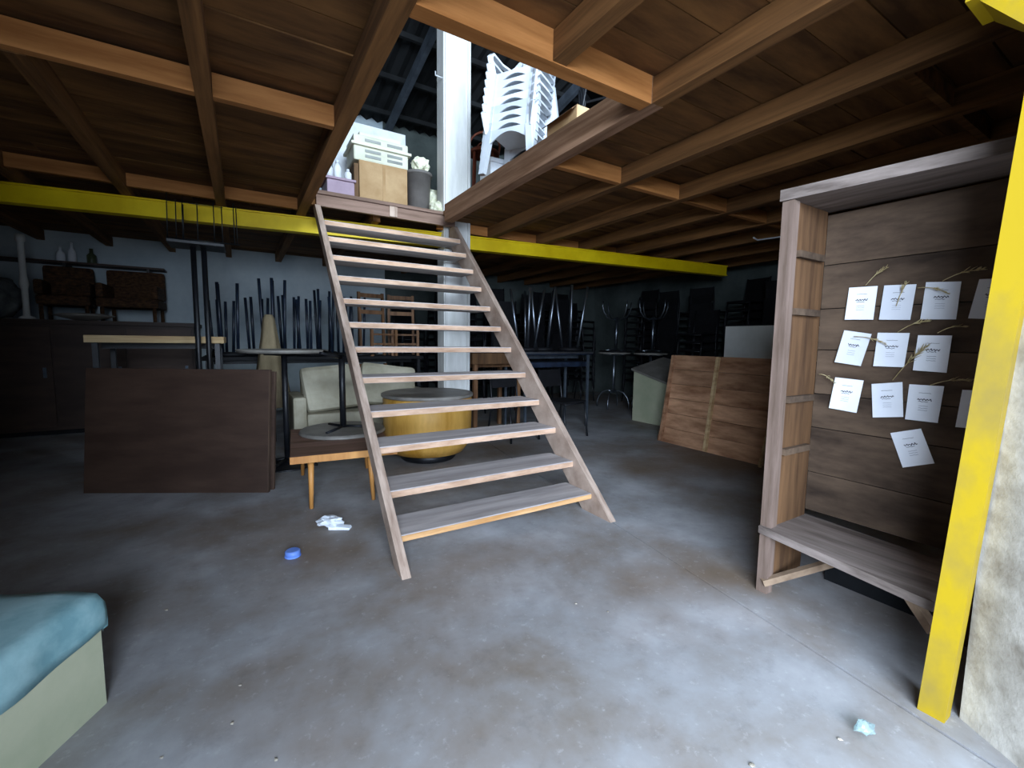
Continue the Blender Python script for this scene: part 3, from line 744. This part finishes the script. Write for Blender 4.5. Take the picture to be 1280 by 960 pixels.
# plank panel leaning
pn = thing('plank_panel', 'panel of reddish brown planks leaning with a pale batten', 'panel', (4.45, 3.0, 0))
nb = 6; H = 1.06
for i in range(nb):
    z0, z1 = H*i/nb+.002, H*(i+1)/nb-.002
    x0, x1 = 4.36+.28*z0/H, 4.36+.28*z1/H; o = random.uniform(0, .006)
    ya, yb_ = 2.36+random.uniform(-.03, .03), 3.66+random.uniform(-.015, .015)
    MB().hexa([(x0+o, ya, z0), (x0+.025, ya, z0), (x0+.025, yb_, z0), (x0+o, yb_, z0), (x1+o, ya, z1), (x1+.025, ya, z1), (x1+.025, yb_, z1), (x1+o, yb_, z1)]).build('plank', 'panel_wood', pn, True)
for yq, m in ((3.03, 'pale_wood'), (3.64, 'panel_wood')):
    MB().beam((4.345, yq-.06, .01), (4.62, yq+.02, H-.01), .03, .05, (1, 0, -.26)).build('batten', m, pn, True)
MB().beam((4.30, 2.33, .0), (4.42, 2.30, .62), .02, .03).build('loose_strip', 'pale_wood', pn, True)
# base cabinet and white box on it
bc = thing('dark_cabinet', 'dark cabinet behind the plank panel under the white box', 'cabinet', (6.1, 3.4, 0))
MB().box(5.7, 6.5, 2.75, 3.95, .05, .99).build('body', 'black_seat', bc, True)
for i in range(2):
    dd = MB().box(5.68, 5.70, 2.77+i*.6, 3.34+i*.6, .08, .96).build('door', 'black_seat', bc, True)
    MB().box(5.665, 5.68, 3.02+i*.6, 3.1+i*.6, .8, .82).build('handle', 'grey_steel', dd, True)
MB().box(5.72, 6.48, 2.78, 3.92, 0, .05).build('plinth', 'black_metal', bc, True)
wb = thing('white_box', 'large white box standing on the dark cabinet', 'box', (6.05, 3.4, .991))
MB().bbox(5.75, 6.4, 2.82, 3.72, .991, 1.45, .008).build('body', 'white_paint', wb, True)
MB().bbox(5.74, 6.41, 2.81, 3.73, 1.45, 1.47, .004).build('lid', 'black_seat', wb, True)
# rod under the ceiling
tag(MB().tube([at(1012, 291, Z=2.440), at(947, 300, Z=2.440), at(942, 297, Z=2.440)], .009, 6).build('conduit_rod', 'pipe_white'), 'thin pale rod reaching out from the top of the display frame', 'rod')
# black tray on the floor behind the frame
tr = thing('plastic_tray', 'shallow black plastic tray on the floor behind the bench shelf', 'tray', (2.66, .78, 0))
MB().box(2.52, 2.85, .55, 1.0, 0, .015).build('base', 'black_plastic', tr, True)
for a in ((2.52, 2.535, .55, 1.0), (2.835, 2.85, .55, 1.0), (2.535, 2.835, .55, .565), (2.535, 2.835, .985, 1.0)): MB().box(*a, .015, .09).build('rim', 'black_plastic', tr, True)

# ================================================================== UPSTAIRS THINGS
bxo = thing('cardboard_box', 'tall tan cardboard box at the head of the stairs', 'box', (1.42, 5.3, ZF))
MB().bbox(1.15, 1.68, 5.08, 5.5, ZF+.001, 3.13, .006).build('body', 'cardboard', bxo, True)
MB().box(1.10, 1.145, 5.1, 5.5, ZF+.001, 3.09).build('side_flap', 'cardboard_in', bxo, True)
MB().box(1.40, 1.43, 5.076, 5.081, ZF+.002, 3.125).build('tape', 'cardboard', bxo, True)
pc = thing('plastic_crate', 'cream plastic slotted crate on top of the tan cardboard box', 'crate', (1.42, 5.3, 3.131))
MB().bbox(1.10, 1.70, 5.1, 5.48, 3.131, 3.40, .02).build('body', 'crate_cream', pc, True)
MB().bbox(1.07, 1.73, 5.07, 5.51, 3.28, 3.31, .008).build('rim', 'crate_cream', pc, True)
MB().bbox(1.17, 1.63, 5.14, 5.44, 3.40, 3.45, .015).build('lid', 'crate_cream', pc, True)
for z in (3.17, 3.225, 3.335):
    for x0 in (1.22, 1.46): MB().box(x0, x0+.17, 5.094, 5.101, z, z+.028).build('slot', 'slot_grey', pc, True)
mv = thing('storage_box', 'mauve storage box left of the cardboard box upstairs', 'box', (.95, 5.15, ZF))
MB().bbox(.80, 1.07, 4.95, 5.3, ZF+.001, 2.83, .01).build('body', 'mauve', mv, True)
MB().bbox(.785, 1.085, 4.935, 5.315, 2.83, 2.855, .006).build('lid', 'mauve', mv, True)
for i, (x, yy, h, r, lab) in enumerate(((.84, 5.05, .17, .035, 'white plastic bottle at the left on the mauve box'), (.93, 5.1, .22, .04, 'taller white plastic bottle on the mauve box'), (1.02, 5.02, .12, .035, 'short white plastic bottle on the mauve box'))):
    e = thing('plastic_bottle', lab, 'bottle', (x, yy, 2.856), 0, 'bottles on the mauve box')
    MB().lathe([(r, 0), (r, h*.65), (r*.4, h*.85)], 14).build('body', 'foam_white', e)
    MB().lathe([(r*.45, h*.85), (r*.45, h)], 10).build('cap', 'white_plastic', e)
wpn = tag(MB().hexa([(.92, 5.60, ZF+.002), (1.85, 5.60, ZF+.002), (1.85, 5.64, ZF+.002), (.92, 5.64, ZF+.002), (1.05, 5.75, 3.80), (1.88, 5.75, 3.80), (1.88, 5.79, 3.80), (1.05, 5.79, 3.80)]).build('foam_board', 'foam_white'), 'white sheet panel propped behind the crates upstairs', 'panel')
gb_ = thing('waste_bin', 'grey-brown plastic bin beside the cardboard box upstairs', 'bin', (1.85, 5.2, ZF))
MB().lathe([(.12, .001), (.15, .5), (.165, .5), (.165, .53), (.15, .53)], 20).build('body', 'bin_grey', gb_)
def blossom(name, label, c, r, m, seed):
    bm = bmesh.new(); bmesh.ops.create_icosphere(bm, subdivisions=3, radius=r)
    for q in bm.verts: q.co *= 1+.35*mn.noise(q.co/r*2.2+Vector((seed, 0, 0)))
    lo = min(q.co.z for q in bm.verts)
    for q in bm.verts: q.co.z -= lo
    me = bpy.data.meshes.new(name); bm.to_mesh(me); bm.free(); me.materials.append(MATS[m])
    o = bpy.data.objects.new(name, me); COL.objects.link(o); o.location = c; return tag(o, label, 'flowers')
blossom('artificial_flowers', 'cream artificial flower clump on top of the grey bin', (1.88, 5.2, 3.15), .10, 'flower_white', 1)
blossom('artificial_flowers', 'white flower clump on the floor between bin and column', (2.0, 4.98, ZF+.001), .09, 'flower_white', 5)
blossom('artificial_flowers', 'larger white flower clump standing behind the bin', (2.1, 5.3, ZF+.001), .19, 'flower_white', 9)

# white plastic armchairs stacked
def make_plastic_chair(label, group):
    e = thing('plastic_armchair', label, 'chair', (0, 0, 0), 0, group)
    m = 'white_plastic'
    MB().bbox(-.22, .22, -.22, .2, .40, .42, .006).build('seat', m, e)
    # legs: angled shells
    for sx in (-1, 1):
        for sy in (-1, 1):
            x0, y0_ = sx*.22, sy*.21; x1, y1_ = sx*.27, sy*.27
            MB().hexa([(x1-.03, y1_-.03, 0), (x1+.03, y1_-.03, 0), (x1+.03, y1_+.03, 0), (x1-.03, y1_+.03, 0), (x0-.035, y0_-.03, .42), (x0+.035, y0_-.03, .42), (x0+.035, y0_+.03, .42), (x0-.035, y0_+.03, .42)]).build('leg', m, e)
        # armrest with front support
        pts = [(sx*.235, -.23, .40), (sx*.27, -.25, .60), (sx*.275, -.20, .645), (sx*.28, .0, .65), (sx*.26, .18, .67), (sx*.22, .25, .74)]
        ar = MB()
        for a, b in zip(pts, pts[1:]): ar.beam(a, b, .055, .022, (0, -.3, 1))
        ar.build('armrest', m, e)
    for yq in (-.23, .21):      # arched aprons between the legs
        ap = MB(); n_ = 10; pr = [(-.2, .42), (.2, .42)]+[(.2-.4*t/n_, .30+.085*math.sin(PI*t/n_)) for t in range(n_+1)]
        ap.prism(pr, lambda p: (p[0], yq-.008, p[1]), lambda p: (p[0], yq+.008, p[1])); ap.build('apron', m, e)
    # back: frame and ribs
    fr = MB(); P_ = []
    for t in range(13):
        a = PI*t/12; P_.append((-.24*math.cos(a), .22+.09*math.sin(a)+.03, .42+.28+.17*math.sin(a)))
    P_ = [(-.22, .20, .42)]+P_+[(.22, .20, .42)]
    for a, b in zip(P_, P_[1:]): fr.beam(a, b, .045, .02, (0, 1, -.2))
    fr.build('back_frame', m, e)
    for k in range(5):
        x = -.14+.07*k; top = .70+.17*math.sqrt(max(0, 1-(x/.24)**2))
        MB().beam((x*.9, .2, .42), (x, .315, top), .035, .014, (0, 1, -.2)).build('back_rib', m, e)
    return e
pcl = 'white plastic armchair in the stack beside the stairwell upstairs'
pch = make_plastic_chair(pcl, 'stacked white plastic armchairs')
leg = leg_table('low_wooden_table', 'low wooden table upstairs carrying the white chair stack', 2.2, 2.95, 3.7, 4.4, .26, .04, 'chair_brown', 'chair_brown')
leg.location.z = ZF+.001
for k in range(8):
    e = pch if k == 0 else copy_tree(pch)
    e['label'] = ('lowest', 'second from the bottom', 'third from the bottom', 'fourth from the bottom', 'fourth from the top', 'third from the top', 'second from the top', 'topmost')[k]+' white plastic armchair of the stack beside the stairwell upstairs'
    e.location = (2.52+.014*k, 4.05+.008*k, ZF+.262+k*.085); e.rotation_euler = (0, 0, R_(-58))
sbx = thing('foam_box', 'white foam box between column and white chairs upstairs', 'box', (2.55, 4.62, ZF))
MB().bbox(2.42, 2.75, 4.46, 4.72, ZF+.001, 3.18, .012).build('body', 'foam_white', sbx, True)
MB().bbox(2.41, 2.76, 4.45, 4.73, 3.18, 3.23, .012).build('lid', 'foam_white', sbx, True)
bw = thing('bentwood_chair', 'reddish brown bentwood chair beside the column upstairs', 'chair', (2.72, 5.2, ZF+.001))
bw.rotation_euler.z = R_(-30)
MB().lathe([(.19, .93), (.2, .94), (.2, .96), (.19, .97)], 24).build('seat', 'bentwood', bw)
for a in (PI/4, 3*PI/4, 5*PI/4, 7*PI/4):
    MB().tube([(.2*math.cos(a), .2*math.sin(a), 0), (.16*math.cos(a), .16*math.sin(a), .93)], .016, 8).build('leg', 'bentwood', bw)
MB().tube([(.18*math.cos(t*PI/10), .18*math.sin(t*PI/10), .45) for t in range(21)], .01, 5, cap=False).build('foot_ring', 'bentwood', bw)
MB().tube([(-.18, .12, .95)]+[(-.2*math.cos(PI*t/10), .2, 1.12+.19*math.sin(PI*t/10)) for t in range(11)]+[(.18, .12, .95)], .014, 8).build('back_hoop', 'bentwood', bw)
MB().tube([(-.1, .15, .96)]+[(-.1*math.cos(PI*t/8), .2, 1.08+.1*math.sin(PI*t/8)) for t in range(9)]+[(.1, .15, .96)], .010, 6).build('back_hoop', 'bentwood', bw)
cb2 = thing('cardboard_box', 'long tan cardboard box upstairs beside the white chair stack', 'box', (2.55, 3.3, ZF))
MB().bbox(2.45, 2.9, 3.02, 3.45, ZF+.001, 3.17, .008).build('body', 'cardboard', cb2, True)
MB().hexa([(2.45, 3.02, 3.17), (2.46, 3.02, 3.175), (2.46, 3.45, 3.175), (2.45, 3.45, 3.17), (2.39, 3.02, 3.12), (2.40, 3.02, 3.12), (2.40, 3.45, 3.12), (2.39, 3.45, 3.12)]).build('flap', 'cardboard_in', cb2, True)
for i, (x, yy, rz, nn, lab, grp) in enumerate(((3.3, 3.55, .4, 6, 'black chair in the upstairs stack behind the cardboard box', 'upstairs black chair stack'), (3.2, 2.75, -.3, 6, 'black chair in the upstairs stack beyond the stairwell corner', 'upstairs corner chair stack'))):
    for k in range(nn):
        e = copy_tree(src); e['label'] = lab; e['group'] = grp; e.location = (x, yy, ZF+.001+k*.13); e.rotation_euler = (0, 0, rz+k*.03)

# ================================================================== LITTER ON THE FLOOR
c = at(366, 695, Z=0)
bcp = thing('discarded_bottle_top', 'blue plastic bottle cap lying on the concrete floor', 'bottle cap', c)
MB().lathe([(.032, 0), (.034, .004), (.034, .026), (.028, .031)], 22).build('shell', 'cap_blue', bcp)
MB().lathe([(.036, 0), (.036, .006)], 22).build('rim', 'cap_blue', bcp)
bcp.scale = (1.15, 1.15, 1.15)
def crumple(name, label, cat, c, sx, sy, sz, m, seed, sub=3):
    bm = bmesh.new(); bmesh.ops.create_icosphere(bm, subdivisions=sub, radius=1)
    for q in bm.verts:
        k = 1+.55*mn.noise(q.co*1.6+Vector((seed, 0, 0)))+.25*mn.noise(q.co*4+Vector((0, seed, 0)))
        q.co = Vector((q.co.x*sx*k, q.co.y*sy*k, q.co.z*sz*k))
    lo = min(q.co.z for q in bm.verts)
    for q in bm.verts: q.co.z -= lo
    me = bpy.data.meshes.new(name); bm.to_mesh(me); bm.free(); me.materials.append(MATS[m])
    o = bpy.data.objects.new(name, me); COL.objects.link(o); o.location = c; o.rotation_euler.z = R_(-32)
    return tag(o, label, cat)
tp = crumple('crumpled_tissue', 'crumpled white tissue on the floor beside the stairs', 'tissue', at(413, 660, Z=0), .075, .045, .035, 'crumple', 2)
MB().hexa([(.0, -.03, .0), (.13, -.025, .0), (.13, .02, .0), (.0, .03, .0), (.0, -.03, .02), (.13, -.02, .012), (.125, .02, .014), (.0, .03, .02)]).build('loose_end', 'crumple', tp)
crumple('plastic_scrap', 'crumpled clear plastic scrap on the floor near the yellow post', 'plastic', at(1080, 918, Z=0), .028, .02, .018, 'clear_film', 4, 2)
for i, (x, y, s) in enumerate(((208, 763, .008), (290, 905, .006), (202, 948, .006), (345, 950, .006), (300, 857, .005), (1050, 925, .008), (940, 957, .008), (720, 755, .006), (760, 765, .005))):
    o = crumple('floor_crumb', ['pale crumb on the dark floor right of the draped box', 'pale crumb on the floor left of centre near the bottom', 'pale crumb on the floor below the draped box', 'pale crumb on the floor at the bottom left of centre', 'tiny pale crumb between the box and the stairs', 'pale crumb beside the clear plastic scrap', 'pale crumb at the bottom edge left of the plastic scrap', 'left one of two crumbs in front of the stairs', 'right one of two crumbs in front of the stairs'][i], 'crumb', at(x, y, Z=0), s*1.1, s*.75, s*.35, 'debris', i, 1)
    o['group'] = 'pale crumbs on the floor'
